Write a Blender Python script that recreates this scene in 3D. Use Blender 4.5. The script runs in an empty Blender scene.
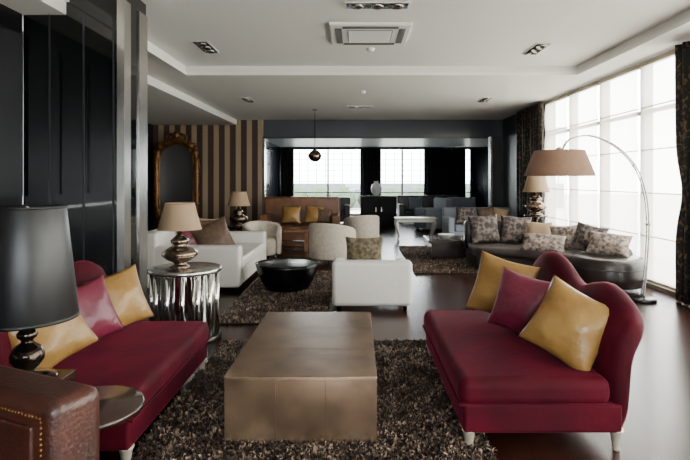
import bpy, bmesh, math, random
from mathutils import Vector, Matrix, Euler
random.seed(7)
D=bpy.data; C=bpy.context
col=C.scene.collection

# ---------------------------------------------------------------- materials
def srgb(r,g,b):
    f=lambda c:((c/255)/12.92 if c/255<=0.04045 else (((c/255)+0.055)/1.055)**2.4)
    return (f(r),f(g),f(b),1)
def mat(name,c,rough=.5,metal=0,c2=None,scale=8,detail=4,bump=0,bscale=40,sheen=0,coat=0,stretch=None,ramp=(.35,.65),spec=None,bdist=.01,vor=0):
    m=D.materials.new(name); m.use_nodes=True
    nt=m.node_tree; n=nt.nodes; l=nt.links
    b=n['Principled BSDF']
    b.inputs['Base Color'].default_value=c; b.inputs['Roughness'].default_value=rough; b.inputs['Metallic'].default_value=metal
    if sheen:
        b.inputs['Sheen Weight'].default_value=sheen; b.inputs['Sheen Roughness'].default_value=.3
        b.inputs['Sheen Tint'].default_value=(.62,.07,.16,1)
    if coat: b.inputs['Coat Weight'].default_value=coat; b.inputs['Coat Roughness'].default_value=.08
    if spec is not None: b.inputs['Specular IOR Level'].default_value=spec
    tc=n.new('ShaderNodeTexCoord'); mp=n.new('ShaderNodeMapping'); l.new(tc.outputs['Object'],mp.inputs[0])
    if stretch: mp.inputs['Scale'].default_value=stretch
    if c2 is not None:
        t=n.new('ShaderNodeTexNoise'); t.inputs['Scale'].default_value=scale; t.inputs['Detail'].default_value=detail
        l.new(mp.outputs[0],t.inputs['Vector'])
        r=n.new('ShaderNodeValToRGB'); r.color_ramp.elements[0].position=ramp[0]; r.color_ramp.elements[1].position=ramp[1]
        r.color_ramp.elements[0].color=c; r.color_ramp.elements[1].color=c2
        l.new(t.outputs['Fac'],r.inputs[0]); l.new(r.outputs[0],b.inputs['Base Color'])
    if bump:
        if vor:
            t=n.new('ShaderNodeTexVoronoi'); t.inputs['Scale'].default_value=vor; l.new(tc.outputs['Object'],t.inputs['Vector']); out=t.outputs['Distance']
        else:
            t=n.new('ShaderNodeTexNoise'); t.inputs['Scale'].default_value=bscale; t.inputs['Detail'].default_value=3
            l.new(tc.outputs['Object'],t.inputs['Vector']); out=t.outputs['Fac']
        bp=n.new('ShaderNodeBump'); bp.inputs['Strength'].default_value=bump; bp.inputs['Distance'].default_value=bdist
        if vor: bp.invert=True
        l.new(out,bp.inputs['Height']); l.new(bp.outputs[0],b.inputs['Normal'])
    return m

M={}
M['ceil']=mat('ceiling_paint',srgb(236,235,232),.8,bump=.03,bscale=60)
M['ceil2']=mat('soffit_paint',srgb(230,228,223),.8)
M['rearw']=mat('rear_wall_paint',srgb(120,112,104),.8)
M['black']=mat('black_glass',srgb(6,7,9),.06,coat=.1)
M['blackwall']=mat('black_lacquer',srgb(11,11,13),.3,c2=srgb(16,16,18),scale=2)
M['dgrey']=mat('dark_grey_panel',srgb(38,39,42),.35)
M['navy']=mat('navy_glass',srgb(14,20,28),.12)
M['bulk']=mat('smoked_glass',srgb(74,79,86),.12)
M['backceil']=mat('back_ceiling_paint',srgb(135,143,150),.4)
M['chrome']=mat('chrome',srgb(225,222,218),.07,1)
M['chromed']=mat('brushed_steel',srgb(195,192,188),.25,1)
M['velvet']=mat('burgundy_velvet',srgb(50,2,13),.7,c2=srgb(72,4,22),scale=3.5,detail=6,ramp=(.38,.62),sheen=.3,bump=.2,bscale=14,bdist=.01,spec=.12)
M['gold']=mat('gold_satin',srgb(124,90,42),.36,c2=srgb(148,114,62),scale=3,bump=.8,bscale=6,bdist=.03)
M['pink']=mat('mauve_silk',srgb(108,32,54),.38,c2=srgb(92,22,44),scale=4,bump=.8,bscale=6,bdist=.03)
M['bronze']=mat('bronze_leaf',srgb(108,86,68),.27,.75,c2=srgb(158,132,108),scale=4,detail=9,bump=.15,bscale=25,ramp=(.3,.7))
M['bronze_d']=mat('bronze_dark',srgb(60,46,36),.5,.3)
M['leather']=mat('brown_leather',srgb(66,31,20),.4,c2=srgb(46,21,14),scale=6,bump=.35,vor=70,bdist=.004)
M['leatherd']=mat('dark_leather',srgb(24,16,15),.33,c2=srgb(34,24,22),scale=4,bump=.2,bscale=40)
M['taupe']=mat('taupe_seat',srgb(58,48,45),.6,c2=srgb(46,38,36),scale=5,bump=.2,bscale=30)
M['dwood']=mat('dark_wood',srgb(34,19,15),.25,c2=srgb(46,27,20),scale=6,stretch=(1,8,1),coat=.3)
M['owood']=mat('oak_orange',srgb(110,70,40),.35,c2=srgb(88,54,30),scale=5,stretch=(1,8,1))
M['white']=mat('white_leather',srgb(198,194,187),.45,bump=.15,bscale=20)
M['cream']=mat('cream_fabric',srgb(180,170,156),.7,c2=srgb(166,155,141),scale=20,bump=.1,bscale=90)
M['grey']=mat('blue_grey_fabric',srgb(118,126,136),.7,bump=.1)
M['blk']=mat('black_satin',srgb(8,7,8),.25)
M['mblk']=mat('black_matt',srgb(8,8,9),.55,spec=.2)
M['shadeb']=mat('black_shade',srgb(7,7,9),.4,c2=srgb(12,12,15),scale=30)
M['shadet']=mat('tan_shade',srgb(132,102,82),.8,c2=srgb(124,94,74),scale=50)
M['shadec']=mat('cream_shade',srgb(148,124,98),.8)
M['gunmetal']=mat('gunmetal_glass',srgb(58,50,44),.12,.9)
M['silverglass']=mat('mercury_glass',srgb(140,122,105),.15,.9,c2=srgb(100,84,70),scale=10)
M['flor']=mat('floral_cushion',srgb(104,92,86),.7,c2=srgb(44,32,30),scale=13,detail=6,ramp=(.42,.55),bump=.3,bscale=12)
M['fur']=mat('brocade_cushion',srgb(146,132,122),.7,c2=srgb(76,60,52),scale=18,detail=8,ramp=(.4,.6),bump=.7,bscale=25)
M['brownc']=mat('brown_cushion',srgb(58,38,28),.6,c2=srgb(84,62,42),scale=14,bump=.2)
M['olive']=mat('olive_pattern',srgb(106,94,68),.7,c2=srgb(62,52,38),scale=22,detail=5,ramp=(.42,.58))
M['giltf']=mat('antique_gilt',srgb(80,46,22),.35,.6,c2=srgb(126,86,44),scale=12,bump=.6,bscale=30)
M['mirror']=mat('mirror',srgb(160,160,160),.03,1)
M['curtain']=mat('leopard_curtain',srgb(12,9,8),.7,c2=srgb(98,78,50),scale=20,detail=3,ramp=(.52,.66),stretch=(1,1,.8))
M['dcurt']=mat('dark_curtain',srgb(8,8,11),.8)
M['frame']=mat('window_frame',srgb(150,140,122),.5,.1)
M['dframe']=mat('dark_window_frame',srgb(24,26,28),.4,.3)
M['acw']=mat('ac_white',srgb(232,231,228),.5)
M['acd']=mat('ac_grille',srgb(92,90,86),.6)
M['porc']=mat('white_porcelain',srgb(225,225,222),.25)
M['lampoff']=mat('lamp_reflector',srgb(170,165,155),.2,.8)
M['ltable']=mat('ivory_lacquer',srgb(180,175,164),.35)
M['legs']=mat('silver_leaf_leg',srgb(185,175,158),.35,.4)
M['ground']=mat('terrace_stone',srgb(200,196,188),.8,c2=srgb(180,177,168),scale=3)
M['hedge']=mat('hedge_green',srgb(52,68,46),.9,c2=srgb(74,90,64),scale=9,bump=.8,bscale=14)
M['plaster']=mat('exterior_plaster',srgb(110,112,112),.8)

def stripes():
    m=mat('striped_wallpaper',srgb(120,100,80),.6); nt=m.node_tree;n=nt.nodes;l=nt.links
    tc=n['Texture Coordinate']; sx=n.new('ShaderNodeSeparateXYZ'); l.new(tc.outputs['Object'],sx.inputs[0])
    a=n.new('ShaderNodeMath');a.operation='MULTIPLY';a.inputs[1].default_value=1/.31; l.new(sx.outputs[0],a.inputs[0])
    f=n.new('ShaderNodeMath');f.operation='FRACT';l.new(a.outputs[0],f.inputs[0])
    r=n.new('ShaderNodeValToRGB');r.color_ramp.interpolation='CONSTANT'
    r.color_ramp.elements[0].color=srgb(58,41,34); r.color_ramp.elements[1].position=.52; r.color_ramp.elements[1].color=srgb(148,127,101)
    l.new(f.outputs[0],r.inputs[0]); l.new(r.outputs[0],n['Principled BSDF'].inputs['Base Color']); return m
M['stripe']=stripes()
def floorm():
    m=mat('wood_floor',srgb(50,30,24),.24,spec=.3); nt=m.node_tree;n=nt.nodes;l=nt.links;b=n['Principled BSDF']
    mp=n['Mapping']; mp.inputs['Rotation'].default_value=(0,0,math.pi/2)
    br=n.new('ShaderNodeTexBrick'); br.inputs['Scale'].default_value=1; br.inputs['Brick Width'].default_value=1.4; br.inputs['Row Height'].default_value=.14
    br.inputs['Mortar Size'].default_value=.003; br.inputs['Color1'].default_value=srgb(42,21,16); br.inputs['Color2'].default_value=srgb(58,30,22); br.inputs['Mortar'].default_value=srgb(16,9,8)
    l.new(mp.outputs[0],br.inputs['Vector'])
    nz=n.new('ShaderNodeTexNoise'); nz.inputs['Scale'].default_value=4; mp2=n.new('ShaderNodeMapping'); mp2.inputs['Scale'].default_value=(12,1,1)
    l.new(n['Texture Coordinate'].outputs['Object'],mp2.inputs[0]); l.new(mp2.outputs[0],nz.inputs['Vector'])
    mx=n.new('ShaderNodeMixRGB'); mx.blend_type='MULTIPLY'; mx.inputs[0].default_value=.5
    l.new(br.outputs['Color'],mx.inputs[1]); l.new(nz.outputs['Fac'],mx.inputs[2]); l.new(mx.outputs[0],b.inputs['Base Color'])
    return m
M['floor']=floorm()
def rugm():
    m=D.materials.new('shag_pile'); m.use_nodes=True; nt=m.node_tree;n=nt.nodes;l=nt.links;b=n['Principled BSDF']
    g=n.new('ShaderNodeNewGeometry'); r=n.new('ShaderNodeValToRGB')
    e=r.color_ramp.elements; e[0].color=srgb(20,12,10); e[1].color=srgb(158,136,116); e.new(.55).color=srgb(60,44,36)
    tc=n.new('ShaderNodeTexCoord'); nz=n.new('ShaderNodeTexNoise'); nz.inputs['Scale'].default_value=7; nz.inputs['Detail'].default_value=4
    l.new(tc.outputs['Object'],nz.inputs['Vector'])
    mx=n.new('ShaderNodeMath'); mx.operation='MULTIPLY'; mx2=n.new('ShaderNodeMath'); mx2.operation='MULTIPLY'; mx2.inputs[1].default_value=1.9
    l.new(g.outputs['Random Per Island'],mx.inputs[0]); l.new(nz.outputs['Fac'],mx2.inputs[0]); l.new(mx2.outputs[0],mx.inputs[1])
    l.new(mx.outputs[0],r.inputs[0]); l.new(r.outputs[0],b.inputs['Base Color']); b.inputs['Roughness'].default_value=.5
    return m
M['rug']=rugm()
M['rugbase']=mat('rug_backing',srgb(24,17,14),.9)
def sheer():
    m=D.materials.new('sheer_fabric'); m.use_nodes=True; nt=m.node_tree;n=nt.nodes;l=nt.links
    n.remove(n['Principled BSDF']); o=n['Material Output']
    t=n.new('ShaderNodeBsdfTransparent'); t.inputs[0].default_value=(.97,.94,.88,1)
    tr=n.new('ShaderNodeBsdfTranslucent'); tr.inputs[0].default_value=srgb(240,230,212)
    df=n.new('ShaderNodeBsdfDiffuse'); df.inputs[0].default_value=srgb(225,216,200)
    a=n.new('ShaderNodeMixShader'); a.inputs[0].default_value=.3; l.new(tr.outputs[0],a.inputs[1]); l.new(df.outputs[0],a.inputs[2])
    b=n.new('ShaderNodeMixShader'); b.inputs[0].default_value=.55; l.new(t.outputs[0],b.inputs[1]); l.new(a.outputs[0],b.inputs[2])
    l.new(b.outputs[0],o.inputs[0]); return m
M['sheer']=sheer()
def glassm():
    m=D.materials.new('window_glass'); m.use_nodes=True; nt=m.node_tree;n=nt.nodes;l=nt.links
    n.remove(n['Principled BSDF']); o=n['Material Output']
    t=n.new('ShaderNodeBsdfTransparent'); t.inputs[0].default_value=(.93,.96,.96,1); g=n.new('ShaderNodeBsdfGlossy'); g.inputs['Roughness'].default_value=.02
    b=n.new('ShaderNodeMixShader'); b.inputs[0].default_value=.06; l.new(t.outputs[0],b.inputs[1]); l.new(g.outputs[0],b.inputs[2]); l.new(b.outputs[0],o.inputs[0]); return m
M['glass']=glassm()

# ---------------------------------------------------------------- helpers
def group(name,loc=(0,0,0),rz=0):
    e=D.objects.new(name,None); e.empty_display_size=.2; e.location=loc; e.rotation_euler=(0,0,math.radians(rz)); col.objects.link(e); return e
def link(name,me,m,g=None,loc=(0,0,0),rot=None,smooth=False):
    o=D.objects.new(name,me); col.objects.link(o)
    if m is not None: me.materials.append(M[m])
    if g: o.parent=g
    o.location=loc
    if rot: o.rotation_euler=rot
    if smooth:
        for p in me.polygons: p.use_smooth=True
    return o
def pydata(name,v,f): 
    me=D.meshes.new(name); me.from_pydata(v,[],f); me.update(); return me
def box(name,m,c,s,g=None,bev=0,rot=None,seg=3):
    x,y,z=[k/2 for k in s]
    v=[(-x,-y,-z),(x,-y,-z),(x,y,-z),(-x,y,-z),(-x,-y,z),(x,-y,z),(x,y,z),(-x,y,z)]
    f=[(0,3,2,1),(4,5,6,7),(0,1,5,4),(1,2,6,5),(2,3,7,6),(3,0,4,7)]
    o=link(name,pydata(name,v,f),m,g,c,rot)
    if bev:
        b=o.modifiers.new('b','BEVEL'); b.width=bev; b.segments=seg; b.harden_normals=True
        for p in o.data.polygons: p.use_smooth=True
    return o
def bb(name,m,x0,x1,y0,y1,z0,z1,g=None,bev=0,seg=3):
    return box(name,m,((x0+x1)/2,(y0+y1)/2,(z0+z1)/2),(x1-x0,y1-y0,z1-z0),g,bev,None,seg)
def lathe(name,m,prof,loc=(0,0,0),g=None,seg=40,rot=None,smooth=True):
    v=[];f=[];n=len(prof)
    for i in range(seg):
        a=2*math.pi*i/seg
        for r,z in prof: v.append((r*math.cos(a),r*math.sin(a),z))
    for i in range(seg):
        j=(i+1)%seg
        for k in range(n-1): f.append((i*n+k,j*n+k,j*n+k+1,i*n+k+1))
    me=pydata(name,v,f); bm=bmesh.new(); bm.from_mesh(me); bmesh.ops.remove_doubles(bm,verts=bm.verts,dist=1e-5); bmesh.ops.recalc_face_normals(bm,faces=bm.faces); bm.to_mesh(me); bm.free()
    return link(name,me,m,g,loc,rot,smooth)
def sample(pts,n):
    P=[Vector(p) for p in pts]; k=len(P)-1; out=[]
    for i in range(n+1):
        t=i/n*k; s=min(int(t),k-1); u=t-s
        p0=P[max(s-1,0)];p1=P[s];p2=P[s+1];p3=P[min(s+2,k)]
        out.append(.5*((2*p1)+(-p0+p2)*u+(2*p0-5*p1+4*p2-p3)*u*u+(-p0+3*p1-3*p2+p3)*u**3))
    return out
def tube(name,m,pts,r,g=None,n=40,closed=False,radii=None,smoothpath=True,res=6):
    P=sample(pts,n) if smoothpath else [Vector(p) for p in pts]
    v=[];f=[];K=len(P); S=res*2
    for i,p in enumerate(P):
        a=P[(i-1)%K] if (i>0 or closed) else P[i]; b=P[(i+1)%K] if (i<K-1 or closed) else P[i]
        t=(b-a).normalized(); up=Vector((0,1,0)) if abs(t.y)<.9 else Vector((1,0,0))
        s=t.cross(up).normalized(); w=s.cross(t).normalized(); rr=r*(radii(i/(K-1)) if radii else 1)
        for k in range(S):
            an=2*math.pi*k/S; v.append(tuple(p+s*math.cos(an)*rr+w*math.sin(an)*rr))
    R=K if closed else K-1
    for i in range(R):
        j=(i+1)%K
        for k in range(S): f.append((i*S+k,i*S+(k+1)%S,j*S+(k+1)%S,j*S+k))
    if not closed: f.append(tuple(range(S))[::-1]); f.append(tuple((K-1)*S+k for k in range(S)))
    me=pydata(name,v,f); bm=bmesh.new(); bm.from_mesh(me); bmesh.ops.recalc_face_normals(bm,faces=bm.faces); bm.to_mesh(me); bm.free()
    return link(name,me,m,g,smooth=True)
def loft(name,m,rings,g=None,smooth=True,sub=0,loc=(0,0,0)):
    v=[];f=[];n=len(rings[0])
    for r in rings: v+= [tuple(p) for p in r]
    for i in range(len(rings)-1):
        for k in range(n): f.append((i*n+k,i*n+(k+1)%n,(i+1)*n+(k+1)%n,(i+1)*n+k))
    f.append(tuple(range(n))[::-1]); f.append(tuple((len(rings)-1)*n+k for k in range(n)))
    me=pydata(name,v,f); bm=bmesh.new(); bm.from_mesh(me); bmesh.ops.recalc_face_normals(bm,faces=bm.faces); bm.to_mesh(me); bm.free()
    o=link(name,me,m,g,loc,None,smooth)
    if sub: s=o.modifiers.new('s','SUBSURF'); s.levels=sub; s.render_levels=sub
    return o
def rrect(w,h,r,n=4):
    out=[]
    for cx,cz,a0 in((w-r,h-r,0),(r,h-r,90),(r,r,180),(w-r,r,270)):
        for i in range(n+1):
            a=math.radians(a0+90*i/n); out.append((cx+r*math.cos(a),cz+r*math.sin(a)))
    return out
def strip(name,m,A,B,z0,z1,r,g=None,shrink=True):
    rings=[];K=len(A)
    for i,(a,b) in enumerate(zip(A,B)):
        a=Vector((a[0],a[1],0));b=Vector((b[0],b[1],0)); d=b-a; L=d.length; u=d/L
        zz1=z1(i/(K-1)) if callable(z1) else z1
        rings.append([a+u*s+Vector((0,0,z0+z)) for s,z in rrect(L,zz1-z0,min(r,L*.49,(zz1-z0)*.49))])
    def shr(ring,k,off):
        c=sum(ring,Vector())/len(ring); return [c+(p-c)*k+off for p in ring]
    if shrink:
        c0=sum(rings[0],Vector())/len(rings[0]);c1=sum(rings[1],Vector())/len(rings[0]);d0=(c0-c1).normalized()
        e0=sum(rings[-1],Vector())/len(rings[0]);e1=sum(rings[-2],Vector())/len(rings[0]);d1=(e0-e1).normalized()
        R0=rings[0];R1=rings[-1]
        rings=[shr(R0,.8,d0*r),shr(R0,.94,d0*r*.7)]+rings+[shr(R1,.94,d1*r*.7),shr(R1,.8,d1*r)]
    return loft(name,m,rings,g)
def cushion(name,m,loc,w,h,t,rz=0,lean=15,roll=0,g=None,n=26):
    v=[];f=[]
    sd=random.uniform(0,9)
    for s in(-1,1):
        for i in range(n+1):
            for j in range(n+1):
                a=-1+2*i/n;b=-1+2*j/n
                x=a*w/2*(1-.09*math.cos(math.pi*b/2)); z=b*h/2*(1-.09*math.cos(math.pi*a/2))
                th=t/2*(max(0,(1-abs(a)**2.4)*(1-abs(b)**2.4)))**.6
                th*=1+.08*math.sin(a*4+sd)*math.cos(b*5+sd)+.05*math.sin(9*a*b+sd*2)
                th*=1-.25*max(0,abs(a*b)-.3)*abs(math.sin(12*(a-b)+sd))
                v.append((x,s*th,z))
    N=(n+1)**2
    for s in(0,1):
        for i in range(n):
            for j in range(n):
                q=[s*N+i*(n+1)+j,s*N+(i+1)*(n+1)+j,s*N+(i+1)*(n+1)+j+1,s*N+i*(n+1)+j+1]
                f.append(tuple(q if s==0 else q[::-1]))
    me=pydata(name,v,f); bm=bmesh.new(); bm.from_mesh(me); bmesh.ops.remove_doubles(bm,verts=bm.verts,dist=1e-5); bmesh.ops.recalc_face_normals(bm,faces=bm.faces); bm.to_mesh(me); bm.free()
    o=link(name,me,m,g,loc,None,True)
    R=Matrix.Rotation(math.radians(rz),4,'Z')@Matrix.Rotation(math.radians(-lean),4,'X')@Matrix.Rotation(math.radians(roll),4,'Y')
    o.rotation_euler=R.to_euler(); return o
def shag(name,x0,x1,y0,y1,N,h=.05):
    g=group(name,((x0+x1)/2,(y0+y1)/2,0)); W=x1-x0;H=y1-y0
    bb('backing','rugbase',-W/2,W/2,-H/2,H/2,.001,.014,g,.005)
    v=[];f=[]
    for i in range(N):
        x=random.uniform(-W/2,W/2);y=random.uniform(-H/2,H/2);a=random.uniform(0,6.283)
        w=random.uniform(.004,.009); l=random.uniform(.0,.035); b=random.uniform(0,6.283); hh=random.uniform(.55,1)*h
        dx=math.cos(a)*w;dy=math.sin(a)*w; k=len(v); lx=math.cos(b)*l; ly=math.sin(b)*l
        v+=[(x-dx,y-dy,.012),(x+dx,y+dy,.012),(x+dx*.9+lx*.5,y+dy*.9+ly*.5,.01+hh*.7),(x-dx*.9+lx*.5,y-dy*.9+ly*.5,.01+hh*.7),(x+lx,y+ly,hh)]
        f+=[(k,k+1,k+2,k+3),(k+3,k+2,k+4)]
    link('pile',pydata('pile',v,f),'rug',g)
def curtain(name,m,p0,p1,z0,z1,folds,amp,tie=None):
    v=[];f=[];n=folds*8;d=Vector(p1)-Vector(p0);L=d.length;u=d/L;w=Vector((-u.y,u.x)); K=24
    for k in range(K+1):
        z=z0+(z1-z0)*k/K
        sc=1
        if tie: sc=1-.5*math.exp(-((z-tie)/.35)**2)
        for i in range(n+1):
            s=i/n; ph=s*folds*2*math.pi
            p=Vector(p0)+u*(L/2+(s-.5)*L*sc)+w*amp*(math.sin(ph)+.25*math.sin(ph*2.3+z))
            v.append((p.x,p.y,z))
    for k in range(K):
        for i in range(n): f.append((k*(n+1)+i,k*(n+1)+i+1,(k+1)*(n+1)+i+1,(k+1)*(n+1)+i))
    o=link(name,pydata(name,v,f),m,None,(0,0,0),None,True); s=o.modifiers.new('s','SOLIDIFY'); s.thickness=.012; return o

# ---------------------------------------------------------------- room
XR=4.1; XL=-5.7; ZT=3.32; ZR=3.19; YB=14.6
bb('floor','floor',-6,6,-2.8,22.2,-.1,0)
bb('ceiling','ceil',-6,XR+.3,-2.8,YB,ZT,ZT+.12)
bb('ceiling_soffit_left','ceil2',XL,-2.72,-2.6,YB,ZR,ZT)
bb('ceiling_soffit_right','ceil2',3.55,XR,-2.6,YB,ZR,ZT)
bb('ceiling_soffit_far','ceil2',-2.72,3.55,8.3,YB,ZR,ZT)
bb('ceiling_soffit_low','ceil2',XL,-3.35,-2.6,YB,3.05,ZR)
bb('trim_1','ceil',-2.72,3.55,8.27,8.3,ZR-.02,ZR+.025)
bb('trim_2','ceil',-2.72,-2.69,-2.6,8.27,ZR-.02,ZR+.025)
bb('trim_3','ceil',3.52,3.55,-2.6,8.27,ZR-.02,ZR+.025)
bb('trim_4','dgrey',-2.6,3.7,YB-.06,YB-.02,2.66,2.72)
bb('wall_bulkhead','bulk',-2.6,XR,YB-.02,YB+.2,2.71,ZR+.2)
bb('ceiling_back','backceil',-3.6,6,YB+.2,22.2,2.9,3.0)
bb('wall_left_near','blackwall',-3.3,-3.12,-2.6,4.86,0,3.05)
bb('wall_left_far','blackwall',XL-.15,XL,4.86,YB,0,3.2)
bb('wall_left_return','blackwall',XL,-3.12,5.42,5.5,0,3.05)
bb('wall_striped','stripe',XL,-2.62,YB,YB+.15,0,3.2)
bb('trim_striped_edge','chromed',-2.62,-2.56,YB-.02,YB+.17,0,2.71)
bb('wall_back_left','navy',-3.35,-3.2,YB+.15,22,0,2.9)
bb('wall_back_right','navy',5.4,5.55,YB,22,0,2.9)
bb('wall_right_far','dgrey',XR,XR+.2,12.2,YB,0,3.3)
bb('wall_pier','dgrey',3.78,XR,YB-.1,YB+.25,0,2.71)
bb('trim_pier','chromed',3.74,3.80,YB-.12,YB-.1,0,2.71)
bb('wall_pier_right','dgrey',XR,5.55,YB+.1,YB+.25,0,3.0)
for i in range(3):
    bb('trim_panel','dgrey',-3.12,-3.1,3.2+i*.56,3.72+i*.56,1.35,2.85)
bb('trim_ledge','chromed',-3.12,-3.07,-2.5,4.84,1.2,1.23)
# column
g=group('black_mirror_column',(0,0,0))
bb('core','black',-3.12,-2.18,4.88,5.4,0,3.05,g)
for x in(-2.88,-2.56,-2.28): bb('seam','dgrey',x,x+.012,4.868,4.88,0,3.05,g)
bb('chrome_front_strip','chromed',-2.235,-2.165,4.86,4.88,0,3.19,g)
bb('chrome_side_strip_1','chromed',-2.18,-2.165,4.88,5.0,0,3.19,g)
bb('chrome_side_strip_2','chromed',-2.18,-2.165,5.2,5.4,0,3.19,g)
bb('plinth','dgrey',-3.12,-2.16,4.855,5.41,0,.1,g)
bb('ceiling_column_cap','ceil2',-3.35,-2.72,-2.6,5.45,3.05,ZR)
bb('black_column_head','black',-2.72,-2.18,4.88,5.4,3.05,ZT)

# right window wall
edges=[11.2-1.25*i for i in range(12)]
bb('wall_right_head','ceil2',XR,XR+.2,-2.8,12.2,3.17,3.35)
bb('wall_right_sill','frame',XR,XR+.2,-2.8,12.2,0,.06)
bb('wall_right_jamb','dgrey',XR,XR+.2,11.2,12.2,.06,3.17)
bb('wall_right_near','ceil2',XR,XR+.2,-2.8,edges[-1],.06,3.17)
for i in range(11):
    y1,y0=edges[i],edges[i+1]
    g=group('window_%d'%(i+1))
    bb('mullion','frame',XR+.0,XR+.13,y1-.05,y1+.05,.06,3.17,g)
    if i==10: bb('mullion_end','frame',XR+.02,XR+.13,y0-.0,y0+.07,.06,3.17,g)
    bb('transom','frame',XR+.04,XR+.11,y0+.05,y1-.05,2.45,2.5,g)
    bb('rail','frame',XR+.04,XR+.11,y0+.05,y1-.05,.06,.12,g)
    bb('pane','glass',XR+.07,XR+.078,y0+.05,y1-.05,.12,3.17,g)
    s=group('roman_shade'); 
    v=[];f=[];K=36
    for k in range(K+1):
        z=.12+(3.13-.12)*k/K; ph=(z-.12)/.6; x=XR-.035-.02*abs(math.sin(math.pi*ph))
        for y in(y0+.04,y1-.04): v.append((x,y,z))
    for k in range(K): f.append((2*k,2*k+1,2*k+3,2*k+2))
    link('fabric',pydata('fabric',v,f),'sheer',s,smooth=True)
    for k in range(6):
        z=.12+.6*k
        if z<3.1: bb('batten','frame',XR-.045,XR-.03,y0+.04,y1-.04,z-.006,z+.006,s)
    bb('headrail','frame',XR-.06,XR-.0,y0+.03,y1-.03,3.1,3.16,s)
curtain('leopard_curtain','curtain',(3.97,5.75),(3.97,6.46),.02,3.15,5,.05,tie=1.35)
curtain('leopard_curtain','curtain',(3.96,11.0),(3.96,12.7),.02,3.15,9,.06)
# rear wall behind camera with window
bb('wall_rear_left','rearw',-3.3,-1.0,-2.8,-2.6,0,3.3)
bb('wall_rear_right','rearw',1.8,XR,-2.8,-2.6,0,3.3)
bb('wall_rear_head','rearw',-1.0,1.8,-2.8,-2.6,2.4,3.3)
bb('wall_rear_sill','rearw',-1.0,1.8,-2.8,-2.6,0,.5)
g=group('window_20')
for x in(-1.0,.37,1.74): bb('mullion','frame',x,x+.06,-2.75,-2.65,.5,2.4,g)
bb('pane','glass',-.94,1.74,-2.71,-2.7,.5,2.4,g)
# back wall
YW=22
bb('wall_back_head','dgrey',-3.6,5.6,YW,YW+.2,2.85,3.0)
bb('wall_back_1','navy',-3.6,-2.7,YW,YW+.2,0,2.85)
bb('wall_back_2','navy',.25,1.0,YW,YW+.2,0,2.85)
bb('wall_back_3','navy',4.9,5.6,YW,YW+.2,0,2.85)
bb('wall_back_4','navy',2.95,3.7,YW,YW+.2,0,2.85)
def bwin(k,x0,x1,ms):
    g=group('window_%d'%k)
    for x in [x0,x1-.07]+ms: bb('mullion','dframe',x,x+.07,YW+.02,YW+.12,0,2.85,g)
    bb('rail_top','dframe',x0,x1,YW+.03,YW+.11,2.79,2.85,g); bb('rail_bottom','dframe',x0,x1,YW+.03,YW+.11,0,.07,g)
    bb('rail_mid','dframe',x0,x1,YW+.04,YW+.1,.95,.99,g)
    bb('pane','glass',x0,x1,YW+.08,YW+.085,.05,2.8,g)
bwin(21,-2.7,.25,[-1.22]); bwin(22,1.0,2.95,[1.92]); bwin(23,3.7,4.9,[])
curtain('dark_curtain','dcurt',(-3.15,21.8),(-2.6,21.8),.02,2.85,4,.06)
curtain('dark_curtain','dcurt',(.2,21.8),(1.05,21.8),.02,2.85,6,.06)
curtain('dark_curtain','dcurt',(2.9,21.8),(4.6,21.8),.02,2.85,11,.06)
# exterior
bb('terrace_ground','ground',-30,40,-20,60,-.4,-.12)
g=group('garden_wall'); bb('wall','plaster',-8,12,30,30.3,-.12,1.3,g)
for i in range(40): bb('fence_post','plaster',-7.8+i*.5,-7.76+i*.5,30.1,30.16,1.3,3.2,g)
for i in range(6): bb('fence_rail','plaster',-8,12,30.1,30.14,1.4+i*.32,1.43+i*.32,g)
g=group('garden_hedge')
for i in range(14):
    o=lathe('bush','hedge',[(0,0),(.5,.1),(.7,.5),(.6,.9),(.3,1.2),(0,1.25)],(-7+i*1.3+random.uniform(-.2,.2),28.4+random.uniform(-.2,.3),-.12),g,16)

# ---------------------------------------------------------------- ceiling fittings
g=group('ceiling_air_conditioner',(.17,6.45,ZT))
bb('panel','acw',-.48,.48,-.46,.46,-.035,0,g,.01)
bb('grille','acd',-.27,.27,-.25,.25,-.042,-.03,g)
for i in range(11): bb('slat','acw',-.26,.26,-.24+i*.047,-.225+i*.047,-.05,-.04,g)
for a,b,c,d in((-.33,.33,-.40,-.32),(-.33,.33,.32,.40),(-.42,-.34,-.32,.32),(.34,.42,-.32,.32)): bb('vent','acd',a,b,c,d,-.041,-.03,g)
def spot(x,y,z,w,d,n,ax):
    g=group('recessed_spotlight',(x,y,z))
    bb('frame','acw',-w/2,w/2,-d/2,d/2,-.012,0,g,.003); bb('well','blk',-w/2+.02,w/2-.02,-d/2+.02,d/2-.02,-.016,-.008,g)
    for i in range(n):
        t=((i+.5)/n-.5)*(w if ax else d)*.92
        lathe('bulb','lampoff',[(.0,-.012),(.035,-.014),(.06,-.03),(.066,-.03),(.066,-.012)],(t if ax else 0,0 if ax else t,0),g,20)
spot(.22,5.4,ZT,.68,.2,3,True); spot(-2.05,7.1,ZT,.22,.62,3,False); spot(2.5,7.2,ZT,.22,.62,3,False)
spot(-2.27,10.9,ZR,.22,.6,3,False); spot(.1,11.9,ZR,.62,.2,3,True); spot(2.7,10.9,ZR,.22,.6,3,False)
for x,y,z in((.2,7.2,ZT),(.13,9.9,ZR)):
    lathe('smoke_detector','acw',[(0,-.045),(.03,-.045),(.05,-.03),(.06,-.01),(.06,0),(0,0)],(x,y,z),None,24)

# ---------------------------------------------------------------- rugs
shag('shag_rug',-1.2,.74,2.0,4.75,64000,.055)
shag('shag_rug',-1.46,-.32,5.4,8.4,22000,.05)
shag('shag_rug',.95,2.45,8.3,11.6,20000,.05)

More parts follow.
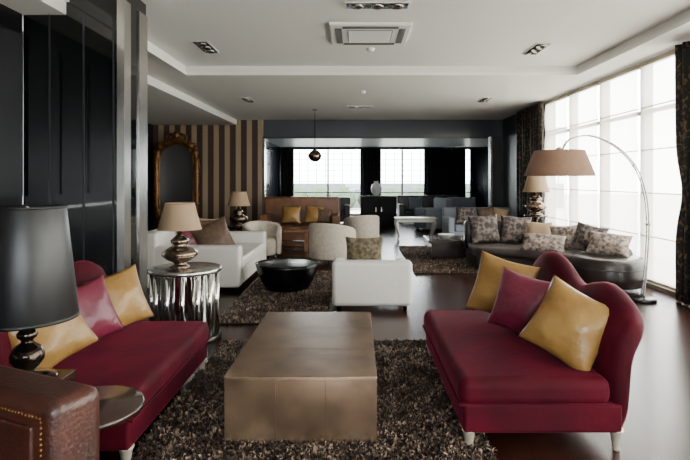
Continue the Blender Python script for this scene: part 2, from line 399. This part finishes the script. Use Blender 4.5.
# ---------------------------------------------------------------- burgundy sofas
def leg(g,x,y,h=.12,m='legs'):
    lathe('leg',m,[(0,0),(.018,0),(.021,.01),(.018,.02),(.024,.05),(.033,.1),(.04,.11),(.04,h),(0,h)],(x,y,0),g,16)
def velvet_sofa(name,loc,rz,L,s,hs):
    g=group(name,loc,rz)
    h=L/2
    bb('frame_rail','velvet',-.50*s,.42*s,-h+.005,h-.005,.11,.27,g,.02)
    bb('seat_cushion','velvet',-.525*s,.36*s,-h,h,.25,.41,g,.06,6)
    bb('seat_piping','velvet',-.53*s,.36*s,-h-.004,h+.004,.262,.276,g,.006)
    rings=[]; H=sample([(a,b,0) for a,b in hs],32)
    n=len(H)
    for i,p in enumerate(H):
        t=i/(n-1); y=-h+.0+t*L; z=p.y
        e=min(t,1-t); k=min(1,.45+ (e/.05)*.55) if e<.05 else 1
        cs=[(.33,.3),(.33,.45),(.355,.62),(.40,z-.10),(.46,z-.015),(.53,z),(.585,z-.03),(.60,z-.08),(.575,z-.125),(.53,z-.15),(.49,z-.25),(.47,.45),(.45,.12),(.36,.12)]
        cx=.46
        rings.append([Vector(((cx+(x-cx)*k)*s,y,zz if zz<.5 else z-.1+(zz-z+.1)*(.7+.3*k))) for x,zz in cs])
    loft('curved_back','velvet',rings,g,True,1)
    for x in(-.46*s,.40*s):
        for y in(-h+.05,h-.05): leg(g,x,y)
    return g
velvet_sofa('burgundy_velvet_sofa',(1.065,3.62,.0),0,1.56,.95,[(0,.72),(.07,.82),(.2,.875),(.34,.85),(.46,.80),(.6,.82),(.72,.90),(.84,.945),(.94,.92),(1,.82)])
velvet_sofa('burgundy_velvet_sofa',(-1.58,3.36,0),180,1.42,.84,[(0,.84),(.1,.91),(.25,.91),(.42,.84),(.58,.8),(.75,.88),(.9,.9),(1,.84)])
cushion('gold_cushion','gold',(1.28,3.12,.63),.45,.45,.2,-34,22,24)
cushion('mauve_cushion','pink',(1.13,3.58,.65),.42,.42,.16,-50,16,8)
cushion('gold_cushion','gold',(1.15,4.10,.65),.48,.48,.16,-32,14,12)
cushion('gold_cushion','gold',(-1.72,3.76,.63),.42,.42,.16,48,18,-12)
cushion('mauve_cushion','pink',(-1.76,3.40,.625),.41,.41,.15,58,18,-12)
cushion('gold_cushion','gold',(-1.78,3.0,.63),.44,.42,.18,52,24,-20)

# coffee table
g=group('bronze_coffee_table',(-.31,3.62,0))
bb('plinth','bronze_d',-.41,.41,-.70,.70,.0,.03,g)
bb('body','bronze',-.428,.428,-.714,.714,.025,.392,g,.005)
bb('top_panel','bronze',-.430,.430,-.716,.716,.39,.402,g,.005)
for x in(-.14,.14): bb('seam','bronze_d',x-.0008,x+.0008,-.7145,.7145,.05,.385,g)
for y in(-.24,.24): bb('seam_top','bronze_d',-.425,.425,y-.0008,y+.0008,.395,.4025,g)

# leather slipper chair in foreground
g=group('leather_slipper_chair',(-1.2,1.88,0),-24)
bb('back','leather',-.29,.29,-.10,.10,.12,.775,g,.045,5)
bb('back_panel','leather',-.24,.20,-.112,-.09,.2,.69,g,.01)
bb('seat','leather',-.29,.27,-.62,-.1,.2,.42,g,.05,4)
for x in(-.24,.24):
    for y in(-.55,.05): lathe('leg','blk',[(0,0),(.018,0),(.028,.2),(0,.2)],(x,y,0),g,12)
def stud(bm,x,y,z,r=.0065): bmesh.ops.create_uvsphere(bm,u_segments=8,v_segments=5,radius=r,matrix=Matrix.Translation((x,y,z)))
bm=bmesh.new()
for i in range(30): stud(bm,-.27+i*.0172,-.1,.722)
for i in range(28): stud(bm,.235,-.10,.71-i*.018)
me=D.meshes.new('studs'); bm.to_mesh(me); bm.free(); link('brass_studs',me,'giltf',g,smooth=True)

# round dark side table
g=group('round_side_table',(-1.15,2.24,0))
lathe('top','dwood',[(0,.495),(.2,.495),(.222,.505),(.224,.52),(.216,.53),(0,.53)],(0,0,0),g,48)
lathe('stem','dwood',[(0,0),(.14,0),(.145,.015),(.05,.03),(.028,.08),(.028,.43),(.06,.495),(0,.495)],(0,0,0),g)
g=group('end_table',(-1.54,2.44,0))
bb('top','dwood',-.15,.15,-.15,.15,.525,.56,g,.005); bb('shelf','dwood',-.13,.13,-.13,.13,.18,.2,g,.004)
for x in(-.13,.13):
    for y in(-.13,.13): bb('leg','dwood',x-.015,x+.015,y-.015,y+.015,0,.525,g,.003)
def shade(g,m,r0,r1,z0,z1):
    lathe('shade',m,[(r0,z0),(r0+.003,z0+.006),(r1+.003,z1-.006),(r1,z1),(r1-.005,z1),(r0-.006,z0),(r0,z0)],(0,0,0),g,48)
    lathe('shade_trim_lower',m,[(r0,z0),(r0+.006,z0),(r0+.006,z0+.014),(r0,z0+.014)],(0,0,0),g,48)
    lathe('shade_trim_upper',m,[(r1,z1-.012),(r1+.006,z1-.012),(r1+.005,z1),(r1,z1)],(0,0,0),g,48)
    for a in range(3):
        c=math.cos(a*2.094);s_=math.sin(a*2.094); tube('spider','chromed',[(0,0,z1-.02),(c*r1,s_*r1,z1-.02)],.003,g,smoothpath=False)
    lathe('finial','chromed',[(0,z1-.03),(.006,z1-.03),(.006,z1-.01),(.008,z1-.004),(0,z1)],(0,0,0),g,12)
    tube('socket_rod','chromed',[(0,0,z0-.02),(0,0,z1-.02)],.006,g,smoothpath=False)
    lathe('light_bulb','porc',[(0,z0+.03),(.015,z0+.03),(.016,z0+.06),(.03,z0+.09),(.02,z0+.12),(0,z0+.125)],(0,0,0),g,16)
g=group('table_lamp',(-1.53,2.42,.56))
lathe('glass_base','gunmetal',[(0,0),(.10,0),(.125,.012),(.125,.022),(.08,.035),(.035,.045),(.028,.055),(.05,.075),(.07,.105),(.072,.13),(.055,.165),(.028,.185),(.024,.195),(.04,.21),(.045,.225),(.03,.245),(.014,.255),(.012,.31),(0,.31)],(0,0,0),g,48)
shade(g,'shadeb',.212,.158,.295,.82)

# chrome slatted drum side table + lamp
g=group('chrome_drum_table',(-1.62,4.93,0))
lathe('base','blk',[(0,0),(.32,0),(.335,.01),(.335,.045),(.32,.05),(0,.05)],(0,0,0),g,48)
lathe('core','chrome',[(.24,.05),(.24,.63)],(0,0,0),g,64)
lathe('top','chromed',[(0,.63),(.32,.63),(.335,.64),(.335,.665),(.325,.675),(0,.675)],(0,0,0),g,64)
for i in range(14):
    a=2*math.pi*i/14; lathe('slat','chrome',[(0,.05),(.022,.05),(.022,.63),(0,.63)],(.30*math.cos(a),.30*math.sin(a),0),g,12)
def gourd_lamp(loc,sc=1,base='silverglass'):
    g=group('table_lamp',loc); k=sc
    lathe('base',base,[(0,0),(.09*k,0),(.1*k,.012*k),(.06*k,.03*k),(.05*k,.045*k),(.12*k,.08*k),(.165*k,.12*k),(.16*k,.15*k),(.10*k,.19*k),(.06*k,.21*k),(.08*k,.235*k),(.085*k,.26*k),(.05*k,.29*k),(.02*k,.31*k),(.015*k,.36*k),(0,.36*k)],(0,0,0),g,40)
    shade(g,'shadec',.195*k,.13*k,.36*k,.61*k); return g
gourd_lamp((-1.66,4.9,.675))

# ---------------------------------------------------------------- generic upholstered seating
def sofa(name,loc,rz,W,Dp,sh,bh,ah,m,nseat=2,aw=.16,feet='blk',bt=.2,arms=(1,1),mc=None):
    g=group(name,loc,rz); mc=mc or m; w=W/2;d=Dp/2  # faces -Y
    bb('base',m,-w+.02,w-.02,-d+.01,d-.03,.07,sh-.14,g,.025)
    xl=-w+(aw if arms[0] else 0); xr=w-(aw if arms[1] else 0); cw=(xr-xl)/nseat
    for i in range(nseat): bb('seat_cushion',mc,xl+i*cw+.004,xl+(i+1)*cw-.004,-d-.01,d-bt,sh-.15,sh,g,.04,5)
    bb('back',m,-w,w,d-bt,d,.06,bh,g,.05,5)
    if arms[0]: bb('arm_left',m,-w+.004,-w+aw,-d,d-.04,.065,ah,g,.04,5)
    if arms[1]: bb('arm_right',m,w-aw,w-.004,-d,d-.04,.065,ah,g,.04,5)
    for x in(-w+.08,w-.08):
        for y in(-d+.08,d-.08): lathe('foot',feet,[(0,0),(.022,0),(.03,.08),(0,.08)],(x,y,0),g,14)
    return g
sofa('white_leather_sofa',(-2.22,7.95,0),90,2.1,1.35,.44,.80,.62,'white',2,.2,bt=.25)
sofa('white_low_armchair',(.185,6.32,0),180,.92,.82,.40,.575,.5,'white',1,.14,bt=.17)
cushion('patterned_cushion','olive',(.10,6.33,.60),.46,.44,.14,0,-12,0)
cushion('brown_cushion','brownc',(-2.0,7.3,.68),.52,.5,.16,20,20,-20)
cushion('mauve_cushion','pink',(-2.5,7.75,.62),.4,.4,.15,60,20,8)
cushion('brown_cushion','brownc',(-2.4,8.2,.68),.42,.42,.16,40,20,4)
cushion('beige_cushion','shadec',(-2.4,8.6,.68),.40,.40,.14,40,20,4)
# black bowl table
g=group('black_drum_table',(-.93,7.05,0.0))
lathe('body','blk',[(0,.0),(.26,.0),(.28,.03),(.35,.15),(.40,.27),(.42,.34),(.425,.36),(.415,.375),(.40,.378),(0,.378)],(0,0,0),g,56)
lathe('top_rim','blk',[(.40,.372),(.428,.372),(.43,.384),(.415,.388),(.40,.38)],(0,0,0),g,56)

# barrel chairs
def barrel(loc,rz,r=.4,h=.74,m='cream'):
    g=group('barrel_armchair',loc,rz)
    A=[];B=[];n=36
    for i in range(n+1):
        a=math.radians(-35+250*i/n); A.append((math.cos(a)*(r-.09),math.sin(a)*(r-.09)));B.append((math.cos(a)*r,math.sin(a)*r))
    strip('shell',m,A,B,.12,lambda t:.58+(h-.58)*math.sin(math.pi*t)**.7 if 0<t<1 else .58,.04,g)
    lathe('seat',m,[(0,.12),(r-.1,.12),(r-.09,.16),(r-.09,.36),(r-.12,.41),(0,.43)],(0,0,0),g,40)
    for a in(45,135,225,315):
        c=math.cos(math.radians(a))*(r-.1);s_=math.sin(math.radians(a))*(r-.1); lathe('leg','dwood',[(0,0),(.014,0),(.024,.13),(0,.13)],(c,s_,0),g,12)
barrel((-.42,9.3,0),150,.42,.76)
barrel((.12,11.6,0),200,.40,.74)
barrel((-1.75,9.7,0),30,.36,.72)
# brown sofa w gold pillows
sofa('tan_leather_sofa',(-1.35,12.7,0),0,1.9,.95,.45,1.08,.68,'owood',2,.18,mc='leather')
cushion('gold_cushion','gold',(-1.55,12.45,.67),.46,.42,.16,0,15,0)
cushion('gold_cushion','gold',(-1.0,12.45,.67),.42,.42,.16,0,15,5)
cushion('brown_cushion','brownc',(-.75,12.42,.64),.36,.36,.14,10,15,5)
g=group('oak_coffee_table',(-1.5,11.2,0))
bb('top','owood',-.5,.5,-.32,.32,.40,.46,g,.008); bb('shelf','owood',-.44,.44,-.28,.28,.12,.15,g,.005)
for x in(-.45,.45):
    for y in(-.27,.27): bb('leg','owood',x-.04,x+.04,y-.04,y+.04,0,.4,g,.005)
g=group('pedestal_table',(-2.3,10.2,0)); lathe('body','dwood',[(0,0),(.2,0),(.2,.03),(.04,.06),(.03,.5),(.06,.56),(.26,.57),(.27,.6),(0,.6)],(0,0,0),g)
gourd_lamp((-2.3,10.2,.6),1.1)
# ornate mirror
g=group('ornate_gilt_mirror',(-4.98,14.42,.35))
path=[]
for i in range(72):
    a=2*math.pi*i/72; c=math.cos(a);s_=math.sin(a)
    x=.56*math.copysign(abs(c)**.4,c); z=1.05*math.copysign(abs(s_)**.45,s_)+1.1
    if s_>0: z+=.12*math.exp(-(x/.2)**2)
    path.append((x,0,z))
tube('frame','giltf',path,.085,g,closed=True,smoothpath=False,radii=lambda t:1+.25*math.sin(t*math.pi*24))
tube('inner_bead','giltf',[(p[0]*.86,-.03,1.1+(p[2]-1.1)*.92) for p in path],.025,g,closed=True,smoothpath=False)
bm=bmesh.new(); vs=[bm.verts.new((p[0]*.93,.0,1.1+(p[2]-1.1)*.96)) for p in path]; bm.faces.new(vs); me=D.meshes.new('pane'); bm.to_mesh(me); bm.free(); link('glass',me,'mirror',g)
for i in range(0,72,3):
    p=path[i]; a=2*math.pi*i/72
    lathe('scroll','giltf',[(0,-.09),(.04,-.05),(.055,0),(.035,.05),(0,.09)],(p[0]*1.08,-.02,1.1+(p[2]-1.1)*1.04),g,10,(0,a,0))
for sx in(-1,1): tube('crest_scroll','giltf',[(0,0,2.32),(sx*.12,0,2.42),(sx*.26,0,2.36),(sx*.25,0,2.25),(sx*.17,0,2.27)],.04,g,20)
lathe('crest_shell','giltf',[(0,-.12),(.09,-.05),(.12,.03),(.07,.12),(0,.17)],(0,0,2.36),g,12)
bb('foot_rail','giltf',-.5,.5,-.06,.06,-.35,.02,g,.02)
# ---------------------------------------------------------------- right sectional
g=group('curved_leather_sectional')
F=sample([(1.98,8.35,0),(2.5,8.08,0),(2.9,7.7,0),(3.12,7.35,0),(3.3,7.1,0)],30)
Bk=sample([(2.0,9.3,0),(2.75,9.35,0),(3.4,9.0,0),(3.8,8.2,0),(3.92,7.45,0)],30)
def mixc(t0,t1=None): return [f_.lerp(b_,t0) for f_,b_ in zip(F,Bk)]
strip('base','leatherd',mixc(0.02),mixc(1.0),.06,.30,.05,g)
strip('seat_cushion','taupe',mixc(-.01),mixc(.78),.29,.42,.05,g)
strip('back_rest','leatherd',mixc(.76),mixc(1.02),.28,lambda t:.80-.26*t*t,.08,g)
lathe('rounded_end','leatherd',[(0,.06),(.42,.06),(.46,.09),(.475,.2),(.475,.36),(.46,.42),(.42,.445),(.36,.45),(0,.45)],(3.49,7.2,0),g,56)
lathe('end_welt','taupe',[(.47,.30),(.482,.305),(.482,.32),(.47,.325)],(3.49,7.2,0),g,56)
for i in(2,10,18,27):
    for t in(.12,.9): p=F[i].lerp(Bk[i],t); lathe('foot','blk',[(0,0),(.03,0),(.035,.08),(0,.08)],(p.x,p.y,0),g,14)
cushion('floral_cushion','flor',(2.2,8.92,.66),.52,.50,.17,0,18,-4)
cushion('floral_cushion','flor',(2.72,8.85,.655),.52,.48,.17,-10,20,4)
cushion('beige_cushion','shadec',(3.0,8.55,.62),.42,.4,.16,-25,22,0)
cushion('brocade_cushion','fur',(2.88,8.0,.53),.66,.36,.2,-20,48,4)
cushion('brocade_cushion','fur',(3.3,8.15,.60),.5,.42,.18,-35,25,-8)
cushion('floral_cushion','flor',(3.45,7.72,.63),.46,.44,.17,-40,22,12)
cushion('brocade_cushion','fur',(3.55,7.3,.60),.56,.38,.2,-30,40,6)
# arc lamp
g=group('arc_floor_lamp',(0,6.45,0))
lathe('base','blk',[(0,0),(.15,0),(.155,.01),(.155,.035),(.14,.045),(0,.045)],(3.56,0,0),g,40)
for dy in(-.025,.025):
    tube('arc_rod','chromed',[(3.56,dy,.04),(3.6,dy,.5),(3.62,dy,.95),(3.58,dy,1.35),(3.45,dy,1.68),(3.2,dy,1.93),(2.9,dy,2.05),(2.65,dy,2.0),(2.56,dy*.3,1.88)],.009,g,60)
for z,x in((.95,3.62),(1.68,3.45)): box('clip','chromed',(x,0,z),(.03,.07,.03),g,.004)
g2=group('lamp_shade_part',(2.52,0,1.55)); g2.parent=g
lathe('shade','shadet',[(.41,0),(.414,.008),(.30,.31),(.295,.315),(.29,.31),(.40,.0),(.41,0)],(0,0,0),g2,56)
lathe('diffuser','cream',[(0,.01),(.40,.01),(.40,.016),(0,.016)],(0,0,0),g2,48)
lathe('shade_hub','chromed',[(0,.31),(.05,.31),(.04,.34),(.015,.36),(0,.36)],(0,0,0),g2,20)
for a in range(3): tube('spider','chromed',[(0,0,.31),(math.cos(a*2.1)*.295,math.sin(a*2.1)*.295,.31)],.004,g2,smoothpath=False)
g=group('pedestal_table',(3.5,10.1,0)); lathe('body','dwood',[(0,0),(.2,0),(.2,.03),(.04,.06),(.03,.72),(.06,.78),(.22,.79),(.23,.82),(0,.82)],(0,0,0),g)
gourd_lamp((3.5,10.1,.82),1.25)
# dark coffee table on rug
g=group('low_dark_coffee_table',(1.75,9.9,0))
bb('top','dwood',-.42,.42,-.4,.4,.33,.40,g,.01); bb('body','dwood',-.36,.36,-.34,.34,.07,.33,g,.01)
for x in(-.34,.34):
    for y in(-.32,.32): bb('foot','blk',x-.03,x+.03,y-.03,y+.03,0,.07,g)
g=group('white_bowl',(1.7,9.8,.4)); lathe('bowl','porc',[(0,0),(.06,0),(.08,.02),(.15,.07),(.16,.08),(.14,.075),(.06,.025),(0,.02)],(0,0,0),g)
# sofa by curtain
sofa('grey_fabric_sofa',(3.0,12.6,0),0,1.7,.9,.44,.82,.62,'grey',2,.16)
cushion('floral_cushion','flor',(2.6,12.4,.65),.44,.42,.16,0,18,5)
cushion('brown_cushion','brownc',(3.1,12.4,.65),.42,.42,.16,0,18,-5)
cushion('beige_cushion','shadec',(3.45,12.38,.64),.38,.38,.15,-10,18,8)
# console table white with cabriole legs
g=group('ivory_console_table',(1.5,13.2,0))
bb('top','ltable',-.52,.52,-.22,.22,.52,.55,g,.01); bb('apron','ltable',-.47,.47,-.18,.18,.44,.52,g,.01)
for sx in(-1,1):
    for sy in(-1,1): tube('cabriole_leg','ltable',[(sx*.44,sy*.15,.48),(sx*.49,sy*.18,.4),(sx*.44,sy*.15,.2),(sx*.41,sy*.13,.07),(sx*.46,sy*.16,.02)],.028,g,20,radii=lambda t:1.2-.6*t)
# cabinet and vase in back room
g=group('black_cabinet',(.75,17.4,0))
bb('body','mblk',-.6,.6,-.22,.22,.06,.94,g,.006); bb('top','mblk',-.62,.62,-.24,.24,.94,.97,g,.004); bb('plinth','mblk',-.56,.56,-.19,.19,0,.06,g)
for x in(-.3,.3):
    bb('door','mblk',x-.28,x+.28,-.235,-.22,.1,.91,g,.004); bb('handle','chromed',x+(.2 if x<0 else -.22),x+(.22 if x<0 else -.2),-.25,-.235,.45,.6,g)
g=group('white_vase',(.68,17.4,.97)); lathe('vase','porc',[(0,0),(.08,0),(.09,.02),(.17,.14),(.19,.25),(.15,.36),(.07,.43),(.06,.46),(.09,.49),(.075,.49),(.04,.45),(0,.44)],(0,0,0),g)
# far seating
sofa('black_sofa',(2.6,18.6,0),0,2.2,.95,.45,.95,.65,'leatherd',2,.2)
cushion('beige_cushion','grey',(2.1,18.3,.68),.48,.46,.16,0,15,0); cushion('beige_cushion','grey',(3.0,18.3,.68),.48,.46,.16,0,15,5)
sofa('blue_grey_armchair',(2.3,15.6,0),-75,.95,.85,.45,.95,.65,'grey',1,.14)
sofa('blue_grey_armchair',(3.2,16.4,0),-30,.95,.85,.45,.95,.65,'grey',1,.14)
sofa('black_sofa',(-1.4,18.0,0),0,2.4,.95,.45,.9,.65,'leatherd',2,.2)
# pendant
g=group('pendant_lamp',(-.98,12.4,0))
tube('cord','blk',[(0,0,2.22),(0,0,ZR)],.006,g,smoothpath=False)
lathe('ceiling_rose','chromed',[(0,ZR-.03),(.05,ZR-.03),(.06,ZR),(0,ZR)],(0,0,0),g,20)
lathe('globe','silverglass',[(0,1.93),(.09,1.95),(.15,2.02),(.16,2.09),(.12,2.17),(.05,2.22),(0,2.23)],(0,0,0),g,28)

# ---------------------------------------------------------------- light
w=D.worlds.new('World'); C.scene.world=w; w.use_nodes=True; n=w.node_tree.nodes; l=w.node_tree.links
bg=n['Background']; bg.inputs[0].default_value=(.97,.97,1,1); bg.inputs[1].default_value=24.5
def portal(name,loc,rot,sx,sy):
    L=D.lights.new(name,'AREA'); L.shape='RECTANGLE'; L.size=sx; L.size_y=sy; L.cycles.is_portal=True
    o=D.objects.new(name,L); o.location=loc; o.rotation_euler=rot; col.objects.link(o)
portal('window_portal_right',(XR+.25,4.3,1.6),(0,math.radians(90),0),3.1,13.8)
portal('window_portal_rear',(.4,-2.85,1.45),(math.radians(90),0,0),2.8,1.9)
portal('window_portal_back',(1.1,YW+.25,1.42),(math.radians(-90),0,0),7.6,2.85)

cam=D.cameras.new('camera'); co=D.objects.new('camera',cam); col.objects.link(co); C.scene.camera=co
co.location=(0,0,1.5); co.rotation_euler=(math.radians(90),0,0); cam.sensor_width=36; cam.lens=36*520/690
cam.shift_x=-11/690; cam.shift_y=-50/690; cam.clip_end=200
